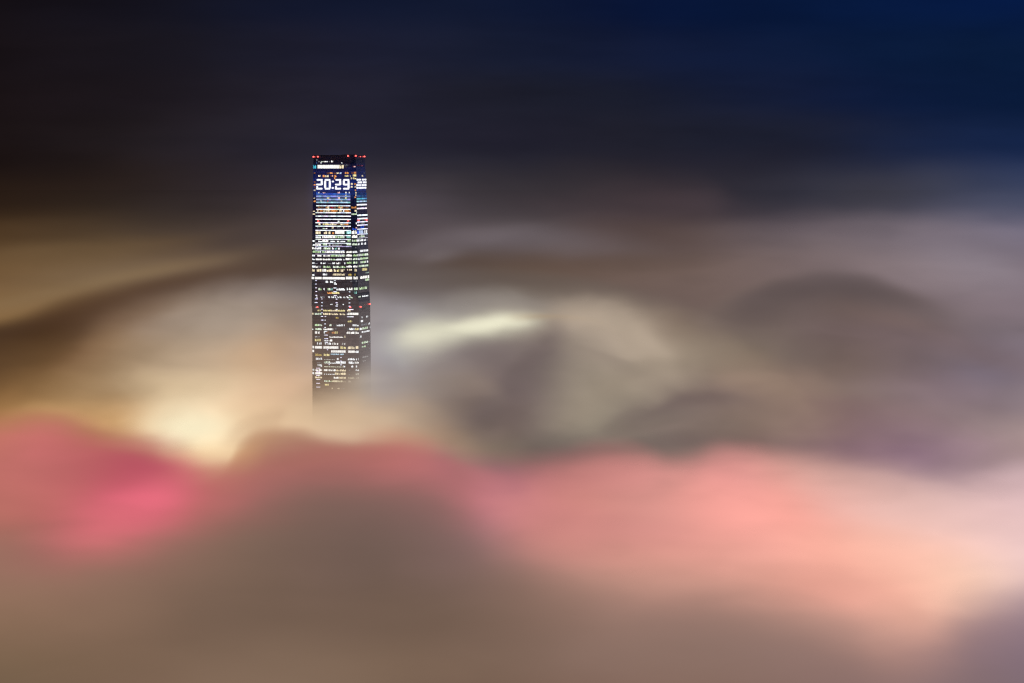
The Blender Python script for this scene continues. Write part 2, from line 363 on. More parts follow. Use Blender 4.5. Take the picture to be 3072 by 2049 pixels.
bank('fog_bank', 'dim brown fog swell filling the bottom of the view, closest of all', 1330, 110,
     [(XA, 1850), (0, 1760), (250, 1700), (450, 1640), (650, 1560), (850, 1500), (1050, 1480), (1200, 1490), (1350, 1550), (1500, 1640), (1650, 1720), (1850, 1780), (2100, 1810), (2350, 1840), (2550, 1890), (2700, 1935),
      (2820, 1915), (2950, 1830), (3072, 1780), (XB, 1700)],
     380, 4.5,
     [(1500, [(0, (160, 112, 98)), (500, (150, 108, 98)), (900, (126, 100, 90)), (1100, (122, 97, 90)), (1400, (132, 104, 98)), (2200, (175, 132, 118)), (3072, (200, 165, 165))]),
      (1620, [(0, (152, 114, 98)), (400, (145, 110, 96)), (700, (128, 102, 88)), (1000, (116, 94, 84)), (1200, (116, 94, 86)), (1500, (140, 110, 104)), (2200, (180, 138, 122)), (3072, (190, 155, 160))]),
      (1800, [(0, (145, 112, 92)), (300, (134, 105, 88)), (600, (122, 98, 82)), (1000, (116, 94, 80)), (1400, (120, 97, 84)), (1800, (150, 118, 106)), (2300, (158, 124, 116)), (2700, (205, 160, 142)), (3072, (150, 126, 136))]),
      (1930, [(0, (124, 100, 78)), (450, (122, 98, 80)), (900, (126, 103, 86)), (1300, (120, 97, 82)), (1700, (136, 110, 98)), (2250, (142, 115, 106)), (2700, (148, 118, 116)), (3072, (130, 110, 122))]),
      (2049, [(0, (112, 92, 72)), (400, (125, 100, 82)), (900, (134, 110, 92)), (1300, (112, 90, 76)), (1800, (126, 99, 86)), (2300, (132, 105, 96)), (2700, (136, 110, 108)), (3072, (122, 104, 110))])],
     [], seed=8, warp=(34, 16), wisp=.2, tex=.04, drop=.2, folds=[
      ([(300, 1840), (700, 1790), (1100, 1800), (1500, 1850), (1900, 1900)], 60, 70, (112, 91, 78), .5),
      ([(500, 1960), (900, 1930), (1300, 1945), (1700, 2000)], 50, 60, (132, 108, 90), .5),
      ([(-200, 1800), (100, 1770), (350, 1780), (600, 1850)], 50, 70, (146, 115, 94), .4),
      ([(1900, 1900), (2200, 1880), (2500, 1930), (2800, 1990)], 40, 50, (132, 106, 98), .45)])

#TOWER_BEGIN
# ------------------------------------------------------------------ the skyscraper
AL = math.radians(14.0)
YC = 3470.0                                     # distance of the near corner
UX, UY = math.cos(AL), -math.sin(AL)            # along the broad face, towards the near corner
WX, WY = math.sin(AL), math.cos(AL)             # along the narrow face, away from the near corner
# level, left end, start of the broad face, end of it, start of the narrow face, right end  (photo columns)
LV = [(466, 940.5, 948.5, 1052, 1068, 1094.5), (560, 939, 948, 1052.5, 1069, 1098), (650, 937.5, 946.5, 1053.5, 1071, 1101.5),
      (800, 936, 944.5, 1056, 1073, 1106), (880, 935.2, 944, 1058, 1074, 1108.5), (900, 934.6, 943, 1075.5, 1076.5, 1109.5), (920, 934.5, 943, 1076, 1077, 1110.5),
      (926, 936.5, 944, 1076, 1077, 1110.5), (1060, 937, 944.5, 1077, 1078, 1112), (1250, 937.5, 945, 1078, 1079, 1114), (1500, 938, 945, 1079, 1080, 1116)]
ZOF = lambda py: CAMZ - (py - HZ) * YC / F


def level(py):
    py = max(LV[0][0], min(LV[-1][0], py))
    for a, b in zip(LV, LV[1:]):
        if py <= b[0]:
            t = (py - a[0]) / (b[0] - a[0])
            return [p + (q - p) * t for p, q in zip(a[1:], b[1:])]
    return list(LV[-1][1:])


def ring(py):
    """plan of the tower at this level: broad face, near corner cut, narrow face, back, left corner cut"""
    le, bs, be, ns, re = level(py)
    cpx = be + (ns - be) * 0.72
    cx = (cpx - 1536) / F * YC
    def on_broad(px):                           # walk back from the corner until the column px is reached
        t = (px - 1536) / F
        s = (cx - t * YC) / (UX - t * UY)
        return (cx - s * UX, YC - s * UY)
    def on_narrow(px):
        t = (px - 1536) / F
        s = (t * YC - cx) / (WX - t * WY)
        return (cx + s * WX, YC + s * WY)
    b0, b1, n0, n1 = on_broad(bs), on_broad(be), on_narrow(ns), on_narrow(re)
    t = (le - 1536) / F                         # 45 degree cut at the left corner
    k = (b0[0] - t * b0[1]) / ((UX - WX) - t * (UY - WY))
    l1 = (b0[0] - k * UX + k * WX, b0[1] - k * UY + k * WY)
    dep = math.hypot(n1[0] - cx, n1[1] - YC)
    l2 = (l1[0] + WX * (dep - k), l1[1] + WY * (dep - k))
    return [l1, b0, b1, n0, n1, l2]


FACES = {'L': (0, 1), 'B': (1, 2), 'C': (2, 3), 'N': (3, 4)}


def fpoint(face, t, py, out=0.0):
    r = ring(py)
    a, b = (r[i] for i in FACES[face])
    dx, dy = b[0] - a[0], b[1] - a[1]
    L = math.hypot(dx, dy) or 1
    return Vector((a[0] + dx * t + dy / L * out, a[1] + dy * t - dx / L * out, ZOF(py)))


def locate(px, py):
    le, bs, be, ns, re = level(py)
    if px < bs - .4: return 'L', (px - le) / (bs - le)
    if px < be + .4: return 'B', (px - bs) / (be - bs)
    if px < ns - .4 and ns - be > 4: return 'C', (px - be) / (ns - be)
    return 'N', (px - ns) / (re - ns)


def glowmat(name, k, soft=False):
    m = bpy.data.materials.new(name); m.use_nodes = True
    n = N(m.node_tree)
    a = n.new('ShaderNodeAttribute', attribute_name='glow').outputs['Color']
    co = n.new('ShaderNodeTexCoord').outputs['Object']
    nz = n.new('ShaderNodeTexNoise', {'Vector': co, 'Scale': .9, 'Detail': 2.0}).outputs[0]
    st = n.smooth(nz, .25, .75, .75 * k, 1.25 * k)
    e = n.new('ShaderNodeEmission', {'Color': a, 'Strength': st})
    n.new('ShaderNodeOutputMaterial', {'Surface': e.outputs[0]})
    return m


M_WIN = glowmat('lit_office_glass', 1.0)
M_LED = glowmat('led_light', 1.25)


def redmat():
    m = bpy.data.materials.new('red_beacon'); m.use_nodes = True
    n = N(m.node_tree)
    co = n.new('ShaderNodeTexCoord').outputs['Object']
    d = n.vm('LENGTH', co)
    c = n.ramp(n.m('DIVIDE', d, 1.5), [(0, (4, .5, .45, 1)), (.7, (3.2, .35, .3, 1)), (1, (2.4, .05, .06, 1))], 'LINEAR')
    e = n.new('ShaderNodeEmission', {'Color': c, 'Strength': 1.0})
    n.new('ShaderNodeOutputMaterial', {'Surface': e.outputs[0]})
    return m


class Quads:
    """collects glowing panes lying on the facade; each becomes a shallow box"""
    def __init__(s): s.v, s.f, s.c = [], [], []
    def add(s, face, t0, t1, p0, p1, rgb, k=1.0, out=.25, slant=0.0):
        b = len(s.v)
        for o in (out, .02):
            s.v += [fpoint(face, t0, p1, o), fpoint(face, t1, p1, o), fpoint(face, t1, p0, o), fpoint(face, t0, p0, o)]
        for q in ((0, 1, 2, 3), (1, 5, 6, 2), (4, 0, 3, 7), (3, 2, 6, 7), (4, 5, 1, 0)):
            s.f.append(tuple(b + i for i in q)); s.c.append(lum(rgb, k))
    def area(s):
        return len(s.v)
    def build(s, name, mat, parent, loc):
        me = bpy.data.meshes.new(name)
        me.from_pydata([tuple(v - loc) for v in s.v], [], s.f); me.update()
        at_ = me.color_attributes.new('glow', 'FLOAT_COLOR', 'CORNER')
        i = 0
        for f, c in zip(s.f, s.c):
            for _ in f:
                at_.data[i].color = c; i += 1
        me.materials.append(mat)
        o = bpy.data.objects.new(name, me); COL.objects.link(o); o.parent = parent
        return o


base = at(1020, 1500, YC + 25); base.z = 0.0
tower = bpy.data.objects.new('skyscraper', None); COL.objects.link(tower); tower.location = base
tag(tower, 'tall dark glass skyscraper with lit floors and a white 20:29 clock rising from fog', 'skyscraper')


def bmobj(name, bm, mat, parent=None, smooth=False):
    me = bpy.data.meshes.new(name)
    bmesh.ops.recalc_face_normals(bm, faces=bm.faces)
    bm.to_mesh(me); bm.free(); me.materials.append(mat)
    if smooth:
        for p in me.polygons: p.use_smooth = True
    o = bpy.data.objects.new(name, me); COL.objects.link(o)
    if parent: o.parent = parent
    return o


# facade: lofted rings with a darker joint at every floor
FL = []
py = 466.0
while py < 1500:
    FL.append(py); py += 10.3 if py < 700 else 11.35


def facade():
    m = bpy.data.materials.new('dark_glass_facade'); m.use_nodes = True
    n = N(m.node_tree)
    co = n.new('ShaderNodeTexCoord').outputs['Object']
    sp = n.new('ShaderNodeSeparateXYZ', {'Vector': co})
    z = sp.outputs[2]
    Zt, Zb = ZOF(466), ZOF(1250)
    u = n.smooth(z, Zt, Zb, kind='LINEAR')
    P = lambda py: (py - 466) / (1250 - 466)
    # emission paints LED spill near the top, haze and sky reflection lower down
    painted_glow = n.ramp(u, [(0, lum((6, 7, 20))), (P(485), lum((7, 9, 26))), (P(498), lum((9, 14, 48))), (P(520), lum((12, 22, 70))), (P(560), lum((20, 36, 98))),
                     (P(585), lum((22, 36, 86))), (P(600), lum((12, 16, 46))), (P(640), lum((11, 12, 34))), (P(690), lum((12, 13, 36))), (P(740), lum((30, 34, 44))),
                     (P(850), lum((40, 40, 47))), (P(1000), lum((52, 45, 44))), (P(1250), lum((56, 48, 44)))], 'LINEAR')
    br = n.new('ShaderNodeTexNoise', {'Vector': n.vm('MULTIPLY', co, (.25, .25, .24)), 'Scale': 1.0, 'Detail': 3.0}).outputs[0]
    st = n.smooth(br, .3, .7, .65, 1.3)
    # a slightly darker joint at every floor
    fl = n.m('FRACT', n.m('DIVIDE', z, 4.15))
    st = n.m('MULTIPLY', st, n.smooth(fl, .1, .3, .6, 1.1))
    b = n.new('ShaderNodeBsdfPrincipled', {'Base Color': (.03, .032, .038, 1), 'Roughness': .3, 'IOR': 1.8, 'Emission Color': painted_glow, 'Emission Strength': st})
    n.new('ShaderNodeOutputMaterial', {'Surface': b.outputs[0]})
    bm = bmesh.new()
    rows = []
    for p in sorted(set(FL + [880, 896, 920, 926])):
        rr = ring(p)
        rows.append([bm.verts.new(Vector((x, y, ZOF(p))) - base) for x, y in rr])
        # projecting spandrel edge
        if p in FL and p > 470:
            c = Vector((sum(a[0] for a in rr) / 6, sum(a[1] for a in rr) / 6))
            for dz in (.01, -.5):
                pass
    low = [bm.verts.new((v.co.x, v.co.y, 0)) for v in rows[-1]]
    rows.append(low)
    for a, b_ in zip(rows, rows[1:]):
        for i in range(6):
            j = (i + 1) % 6
            bm.faces.new((a[i], a[j], b_[j], b_[i]))
    bm.faces.new(rows[0]); bm.faces.new(rows[-1][::-1])
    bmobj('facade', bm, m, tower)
    # screen walls above the roof: stepped outline
    bm = bmesh.new()
    def wall(face, t0, t1, ptop, th=.8):
        pts = []
        for o in (0.12, -th):
            for t, p in ((t0, 466), (t1, 466)):
                q = fpoint(face, t, p, o) - base
                pts.append(bm.verts.new(q + Vector((0, 0, -1.2)))); pts.append(bm.verts.new(q + Vector((0, 0, (466 - ptop) * YC / F))))
        a0, a1, b0, b1, c0, c1, d0, d1 = pts
        for f in ((a0, b0, b1, a1), (c0, c1, d1, d0), (a1, b1, d1, c1), (a0, a1, c1, c0), (b0, d0, d1, b1), (a0, c0, d0, b0)):
            bm.faces.new(f)
    wall('L', 0, 1, 468.5 - 3); wall('B', 0.002, .12, 465.6); wall('B', .121, .74, 464.8); wall('B', .7405, 1, 463.4); wall('C', .003, .997, 463.6); wall('N', .003, .4, 464.4); wall('N', .401, 1, 465.3)
    m2 = bpy.data.materials.new('roof_screen'); m2.use_nodes = True
    n = N(m2.node_tree)
    co = n.new('ShaderNodeTexCoord').outputs['Object']
    nz = n.new('ShaderNodeTexNoise', {'Vector': co, 'Scale': .6}).outputs[0]
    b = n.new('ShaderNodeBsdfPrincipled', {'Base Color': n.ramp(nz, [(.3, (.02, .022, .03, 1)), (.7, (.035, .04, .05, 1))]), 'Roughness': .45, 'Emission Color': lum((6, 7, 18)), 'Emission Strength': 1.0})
    n.new('ShaderNodeOutputMaterial', {'Surface': b.outputs[0]})
    bmobj('roof_screen', bm, m2, tower)


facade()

# ---- lit windows, read off the photograph: (top, bottom, [(x0, x1, colour), ...])
W, WW, CR, YE, OR, DO, GR, GW, TE, BL, BW, PK, DM, DG, CY, RD, DR, OC = (
    (245, 248, 250), (255, 252, 246), (255, 236, 196), (244, 228, 160), (226, 150, 84), (112, 70, 48), (182, 212, 160), (225, 240, 218),
    (140, 200, 190), (50, 90, 220), (200, 220, 255), (235, 185, 185), (120, 120, 125), (70, 72, 74), (90, 225, 255), (210, 40, 40), (85, 30, 45), (190, 165, 90))
Z1 = (7.84, 900, 440, [
    (340, 364, [(430, 455, DM), (460, 480, DM), (500, 545, GW), (560, 612, WW), (620, 650, W), (680, 704, DM)]), (328, 366, [(735, 782, WW)]), (370, 392, [(485, 508, W), (972, 1003, W)]),
    (296, 330, [(362, 408, DM)]), (350, 400, [(352, 404, (50, 80, 130))]),
    (430, 512, [(312, 405, CY), (415, 925, WW), (932, 1028, CR)]), (422, 440, [(1040, 1138, DM)]), (452, 490, [(1045, 1110, (60, 50, 55))]),
    (455, 482, [(1235, 1250, DR), (1262, 1305, PK)]), (432, 448, [(1340, 1440, DR), (1446, 1478, (150, 70, 90))]),
    (604, 638, [(632, 688, DO), (704, 775, OR), (796, 846, DO), (866, 914, CR), (930, 975, BW), (330, 365, DO), (1500, 1520, DG)]),
    (592, 638, [(1055, 1146, OR), (1212, 1250, DO), (1266, 1324, OR)]),
    (668, 706, [(430, 482, CR), (722, 748, DO), (755, 778, PK), (1055, 1140, YE), (1175, 1210, CR), (1454, 1486, CR)]),
    (666, 716, [(536, 592, OR), (600, 676, CR), (800, 860, OR)]), (655, 700, [(1242, 1322, YE)]), (722, 765, [(1242, 1322, YE), (1186, 1212, CR), (802, 834, OR)]),
    (818, 852, [(328, 366, DO)]), (880, 915, [(318, 368, OR)]), (946, 976, [(328, 366, DO)]), (1006, 1044, [(328, 368, CR)]), (1196, 1226, [(326, 354, CR)]), (1264, 1306, [(324, 366, OR)]), (1500, 1534, [(310, 350, CR)]),
    (856, 896, [(1172, 1236, CR), (1272, 1318, OR)]), (925, 962, [(1170, 1238, CR), (1274, 1320, CR)]),
    (1064, 1100, [(388, 408, BL), (430, 462, W), (540, 606, PK), (880, 940, PK), (1068, 1096, W), (1150, 1168, W), (1296, 1345, CR)]), (1010, 1034, [(1290, 1320, OR), (1345, 1365, BL)]),
    (1126, 1158, [(1062, 1096, YE), (1304, 1322, CR)]), (1190, 1228, [(634, 688, YE), (892, 940, PK), (1060, 1096, YE)]), (1176, 1204, [(1280, 1316, OR)]),
    (1264, 1292, [(476, 518, W), (560, 604, DR), (640, 670, RD), (960, 996, CR)]),
    (1404, 1452, [(420, 560, DO), (604, 650, OR), (650, 694, CR), (722, 770, RD), (790, 850, DO), (886, 945, OR), (945, 980, CR), (985, 1020, OR), (1040, 1150, DO), (1190, 1320, OR)]),
    (1452, 1486, [(655, 692, CR), (948, 978, CR)]),
    (1490, 1528, [(402, 432, CR), (458, 530, OR), (550, 600, CR), (612, 640, CR), (650, 696, CR), (722, 900, OR), (930, 982, CR), (1010, 1040, W), (1052, 1190, OR), (1284, 1328, CR)])])
Z2 = (6.533, 900, 630, [
    (70, 96, [(254, 296, CR)]), (64, 96, [(950, 1110, GW)]), (212, 232, [(742, 780, W)]),
    (264, 298, [(362, 404, CR), (450, 580, YE), (584, 725, CR), (730, 790, DO), (795, 870, CR), (875, 954, OR)]), (246, 282, [(1094, 1114, W), (1140, 1160, DM), (1190, 1260, DM)]),
    (338, 362, [(340, 358, DM), (625, 660, CR), (848, 868, CR), (1092, 1116, PK), (730, 745, DM), (760, 775, DM), (945, 960, DM)]), (358, 376, [(448, 506, GW), (510, 540, W)]), (330, 360, [(1176, 1250, BL)]),
    (424, 474, [(300, 404, CR), (470, 530, CR), (550, 602, CR), (634, 670, OR)]), (408, 470, [(690, 870, WW)]), (408, 474, [(874, 910, (0, 90, 75))]), (410, 468, [(910, 1000, (190, 250, 250))]), (404, 470, [(1015, 1116, WW), (1122, 1152, BL), (1156, 1236, BW), (1258, 1276, W), (1290, 1312, W)]),
    (352, 392, [(1030, 1104, BL)]),
    (524, 556, [(310, 410, W)]), (512, 552, [(440, 690, WW), (690, 730, GR), (735, 872, GW)]), (494, 550, [(914, 1000, TE)]), (490, 548, [(1018, 1122, WW)]), (505, 540, [(1164, 1250, GW), (1256, 1272, W), (1296, 1318, DM)]),
    (596, 630, [(244, 300, W)]), (608, 630, [(360, 430, W), (590, 690, W), (728, 764, WW), (780, 886, W)]), (588, 628, [(440, 560, WW)]), (582, 620, [(930, 1004, GR), (1024, 1120, GW), (1126, 1150, W), (1166, 1236, W), (1256, 1280, W), (1298, 1318, DM)]),
    (676, 706, [(244, 296, W)]), (664, 704, [(305, 412, WW)]), (660, 698, [(450, 530, GW)]), (682, 700, [(566, 596, W), (630, 820, (170, 172, 170))]), (652, 692, [(910, 1002, GW), (1024, 1122, GW), (1140, 1162, W), (1200, 1224, W), (1250, 1290, W)]),
    (735, 775, [(242, 298, WW), (302, 416, W), (450, 606, GW), (630, 662, W), (682, 730, TE), (748, 778, W)]), (730, 752, [(1086, 1100, DM)]),
    (804, 842, [(250, 290, GR), (302, 388, GR), (394, 412, W), (438, 486, GR), (488, 880, WW), (912, 1020, WW), (1032, 1142, W)]), (790, 830, [(1176, 1240, W), (1250, 1332, W)]),
    (884, 916, [(244, 296, W), (340, 420, WW), (460, 590, WW)]), (876, 914, [(606, 726, GR), (730, 886, GW)]), (868, 910, [(906, 1020, WW), (1036, 1126, GR), (1142, 1162, W), (1170, 1336, GW)]),
    (958, 988, [(244, 292, W), (302, 426, WW), (446, 600, WW), (604, 690, GW), (694, 822, W), (846, 870, W)]), (944, 982, [(896, 1026, WW), (1036, 1130, GW), (1142, 1164, W), (1180, 1336, GW)]),
    (1030, 1062, [(242, 292, W), (398, 426, W), (450, 506, W), (640, 682, W), (704, 770, WW), (780, 800, DM), (870, 890, W)]), (1046, 1062, [(302, 345, DM), (545, 620, DM)]), (1014, 1052, [(914, 1026, GR), (1040, 1136, GW), (1184, 1290, GW), (1312, 1332, W)]),
    (1100, 1136, [(242, 292, W), (300, 360, WW), (370, 412, DM), (456, 600, GR), (650, 760, GW), (764, 892, GR)]), (1090, 1126, [(912, 1030, WW), (1042, 1136, WW), (1148, 1336, GW)]),
    (1162, 1214, [(246, 286, CR), (330, 420, CR), (444, 514, WW), (524, 560, CR), (566, 642, CR), (666, 706, CR), (724, 772, YE), (800, 848, CR)]), (1158, 1186, [(850, 878, CR), (924, 944, CR), (968, 1032, CR)]), (1154, 1206, [(1070, 1112, CR), (1214, 1310, YE)]),
    (1270, 1296, [(244, 282, W)]), (1250, 1286, [(450, 534, W), (640, 704, CR), (712, 780, CR), (790, 872, CR), (946, 1030, OC), (1060, 1086, OC)]), (1238, 1262, [(1284, 1350, (150, 170, 160))]),
    (1318, 1364, [(234, 280, WW), (290, 426, WW), (444, 886, WW)]), (1308, 1360, [(902, 1042, WW), (1050, 1176, WW), (1182, 1310, WW), (1318, 1354, WW)]),
    (1392, 1432, [(496, 554, W), (590, 650, W)]), (1416, 1436, [(668, 698, W)]), (1366, 1410, [(1274, 1354, GW)]), (1384, 1412, [(992, 1024, DM), (1092, 1114, DM)]), (1440, 1466, [(668, 726, W)])])
Z3 = (6.533, 900, 860, [
    (34, 76, [(360, 420, GW), (464, 482, W), (536, 598, GR), (602, 640, TE), (716, 880, W)]), (22, 68, [(920, 944, W), (958, 1052, WW), (1058, 1160, GW), (1162, 1312, GR)]),
    (108, 144, [(536, 622, OR), (626, 768, YE)]), (98, 140, [(1058, 1112, TE)]),
    (196, 226, [(315, 346, W), (404, 430, W), (440, 482, DM), (554, 586, W), (618, 666, W), (684, 706, W), (736, 766, W), (780, 816, W), (846, 890, W), (918, 952, W), (970, 1028, GW)]), (190, 214, [(1064, 1186, GW), (1220, 1332, W)]),
    (343, 362, [(594, 636, W), (718, 750, W), (830, 862, W)]), (404, 430, [(284, 330, (160, 150, 150))]),
    (458, 490, [(344, 416, YE), (458, 600, YE), (604, 740, CR), (745, 884, YE)]), (456, 486, [(930, 992, CR)]), (430, 462, [(1205, 1310, DG)]),
    (524, 560, [(226, 266, CR), (280, 430, GW), (455, 550, CR), (562, 748, CR), (780, 886, CR)]), (512, 556, [(918, 1020, WW), (1025, 1188, WW)]),
    (600, 630, [(700, 756, OC)]), (660, 700, [(932, 1026, YE)]), (590, 626, [(1204, 1228, W), (1296, 1330, W)]), (664, 704, [(1194, 1232, W)]),
    (742, 780, [(280, 434, GW), (578, 618, GW), (716, 842, W), (862, 876, W)]), (740, 776, [(1030, 1070, W), (1078, 1152, W)]), (738, 774, [(1340, 1366, W), (1200, 1310, DM)]), (750, 780, [(644, 700, DG)]),
    (824, 860, [(300, 426, GW), (464, 655, WW)]), (840, 862, [(240, 268, W)]), (814, 846, [(684, 716, DM)]), (812, 852, [(968, 1070, W), (1084, 1152, YE), (930, 962, DG), (1166, 1206, W), (1212, 1326, GW), (1366, 1386, W)]),
    (888, 932, [(280, 330, WW), (344, 382, WW)]), (884, 926, [(625, 680, OR), (684, 744, YE), (470, 494, W), (516, 576, DO), (762, 786, DO), (916, 984, WW), (994, 1070, WW), (1084, 1156, WW)]), (886, 916, [(1204, 1240, W), (1250, 1360, W)]),
    (984, 1004, [(284, 392, (185, 185, 190)), (580, 846, WW)]), (964, 1004, [(866, 892, CR), (1178, 1202, W)]),
    (1034, 1080, [(276, 404, YE), (582, 634, WW)]), (1056, 1078, [(470, 565, W)]),
    (1104, 1144, [(334, 354, W), (375, 398, W), (405, 424, W), (540, 610, W), (630, 654, WW), (676, 702, WW), (724, 750, WW), (822, 846, WW), (864, 892, WW), (486, 514, W)]), (1094, 1130, [(1210, 1332, GW), (1352, 1388, DM)]),
    (1176, 1224, [(236, 276, WW), (292, 436, WW), (460, 756, WW), (792, 898, YE), (938, 1006, CR), (1010, 1070, CR)]), (1166, 1218, [(1086, 1162, CR)]), (1172, 1204, [(1212, 1282, GW)]), (1158, 1180, [(1326, 1344, DM)]),
    (1254, 1298, [(238, 276, WW), (612, 895, WW), (944, 1076, WW), (1088, 1156, W)]), (1244, 1262, [(1290, 1306, DM), (1352, 1366, DM)]),
    (1324, 1368, [(304, 424, OC), (466, 510, YE), (524, 588, YE)]), (1318, 1344, [(600, 762, (190, 225, 245)), (780, 862, (190, 225, 245))]),
    (1404, 1444, [(312, 434, W), (724, 756, W), (940, 1078, W), (1098, 1122, W), (1146, 1168, W)]), (1430, 1446, [(476, 682, (190, 188, 180))]), (1384, 1412, [(1212, 1332, (150, 146, 142))]),
    (1470, 1510, [(470, 590, GW), (702, 896, W), (956, 1030, W), (1046, 1074, W), (1088, 1162, WW)]), (1498, 1514, [(332, 430, DM), (600, 696, W)]), (1462, 1486, [(1220, 1290, (150, 146, 142))]),
    (1536, 1560, [(345, 432, W)])])
Z4 = (6.533, 900, 1090, [
    (0, 12, [(332, 402, DM), (478, 882, W), (964, 1050, W), (1096, 1162, DM)]), (68, 84, [(476, 852, (225, 225, 200))]), (44, 82, [(854, 892, W), (400, 432, W), (1006, 1046, W), (1096, 1122, W)]), (62, 80, [(340, 384, DM)]),
    (126, 162, [(252, 282, W), (296, 436, WW), (470, 700, WW), (704, 900, CR)]), (118, 150, [(1090, 1196, W), (960, 992, DM)]),
    (188, 230, [(250, 280, W), (300, 436, WW), (686, 900, CR), (1090, 1186, (225, 222, 205))]), (214, 232, [(474, 492, W), (510, 536, W), (552, 578, W), (594, 620, W), (640, 682, W), (958, 980, DM)]),
    (270, 306, [(296, 432, CR), (664, 756, WW), (760, 900, CR), (950, 1076, (200, 190, 160)), (1098, 1166, (175, 168, 150))]),
    (342, 376, [(480, 620, GW), (624, 836, (225, 215, 180)), (840, 898, (180, 165, 140)), (950, 1000, (170, 158, 140))]), (414, 446, [(486, 570, YE)]), (488, 514, [(622, 642, CR), (740, 782, CR), (815, 830, DM), (850, 872, DM)])])

segs = []
for s_, ox, oy, rows in (Z1, Z2, Z3, Z4):
    for a, b, ws in rows:
        for x0, x1, c in ws:
            segs.append(((x1 - x0) / s_ * (b - a) / s_, ox + x0 / s_, ox + x1 / s_, oy + a / s_, oy + b / s_, c))
segs.sort(key=lambda q: -q[0])
rng = random.Random(11)
rest = Quads()
n_own = 0
for ar, x0, x1, p0, p1, c in segs:
    pc = (p0 + p1) / 2
    fa, t0 = locate(x0, pc); fb, t1 = locate(x1, pc)
    if fa != fb:
        mid = locate((x0 + x1) / 2, pc)[0]
        if mid == fa: t1 = 1.0
        else: fa, t0 = fb, 0.0
    t0, t1 = max(.005, t0), min(.995, t1)
    if t1 - t0 < .004: continue
    own = n_own < 99
    q = Quads() if own else rest
    full = (x1 - x0) > 20 and c in (WW,) and (p1 - p0) > 6.3      # fully lit service floors
    k = 1.1 if c in (WW, W) else .92
    wpane = 2.3 if fa != 'N' else 1.3
    cnt = max(1, round((x1 - x0) / wpane))
    for i in range(cnt):
        a = t0 + (t1 - t0) * i / cnt; b = t0 + (t1 - t0) * (i + .93) / cnt
        kk = k * rng.uniform(.85, 1.15)
        top, bot = p0, p1
        if not full and cnt > 1:
            r = rng.random()
            kk = k * rng.choice((.45, .8, 1.0, 1.2, 1.3))
            if r < .35: top = p0 + (p1 - p0) * rng.uniform(.15, .45)      # blinds half down
            if c in (GW, GR) and rng.random() < .4: q.add(fa, a, b, top, bot, (176, 214, 150) if rng.random() < .6 else (235, 245, 225), kk); continue
        q.add(fa, a, b, top, bot, c, kk)
    if own:
        n_own += 1
        m0 = sum(q.v, Vector()) / len(q.v)
        o = q.build('lit_window', M_WIN, tower, m0); o.location = m0 - base
o = rest.build('lit_windows', M_WIN, tower, base); o['kind'] = 'stuff'

# ---- LED strips along the floor edges
def strip(x0, x1, pc, h, rgb, k, nseg=14, vary=.3):
    face, t0 = locate(x0 + .6, pc); _, t1 = locate(x1 - .6, pc)
    t0, t1 = max(.002, t0), min(.998, t1)
    q = Quads()
    for i in range(nseg):
        a, b = t0 + (t1 - t0) * i / nseg, t0 + (t1 - t0) * (i + 1) / nseg
        kk = k * rng.uniform(1 - vary, 1 + vary)
        c = tuple(max(0, min(255, v + rng.uniform(-14, 14))) for v in rgb)
        q.add(face, a, b, pc - h / 2, pc + h / 2, c, kk, out=.45)
    m0 = sum(q.v, Vector()) / len(q.v)
    o = q.build('led_strip', M_LED, tower, m0); o.location = m0 - base

Y1 = lambda v: 440 + v / 7.84
Y2 = lambda v: 630 + v / 6.533
Y3 = lambda v: 860 + v / 6.533
for v, h, c, k in ((1115, 4.2, (48, 78, 165), .9), (1170, 5.2, (120, 134, 190), 1), (1243, 4.8, (130, 150, 195), 1), (1312, 4.2, (150, 185, 210), 1.0), (1392, 2.6, (215, 230, 235), 1.1), (1476, 2.6, (225, 235, 240), 1.2)):
    strip(948.5, 1051.5, Y1(v), h, c, k)
for v, k in ((55, 1.3), (122, 1.4), (185, 1.35), (252, 1.3), (320, 1.35), (402, 1.25), (503, 1.0), (580, .95), (655, .85), (716, .75), (797, .5), (870, .45)):
    c = (225, 232, 240) if v < 700 else (190, 185, 215)
    strip(946.5 if v < 600 else 945.5, (1053 if v < 700 else 1055 if v < 750 else 1034), Y2(v), 2.6, c, k)
strip(943, 1057.5, Y2(1244), 1.6, (150, 152, 165), .5)
for v, h, c, k in ((1112, 3.2, (28, 52, 105), .8), (1165, 4, (45, 75, 130), .9), (1228, 4.5, (85, 150, 180), 1), (1292, 4, (150, 190, 215), 1.1), (1370, 4.0, (240, 244, 250), 1.3), (1458, 4, (238, 225, 245), 1.2), (1543, 4, (240, 240, 250), 1.2)):
    strip(1069.5, 1100, Y1(v), h, c, k, 6)
for v, h, k in ((107, 4, 1.3), (175, 4, 1.2), (238, 3, 1.2), (303, 3.2, 1.25), (380, 3, 1.2), (482, 2.8, .8), (555, 2.4, .5), (625, 2.2, .4), (697, 1.8, .2)):
    strip(1071, 1102.5, Y2(v), h, (225, 228, 245), k, 6)
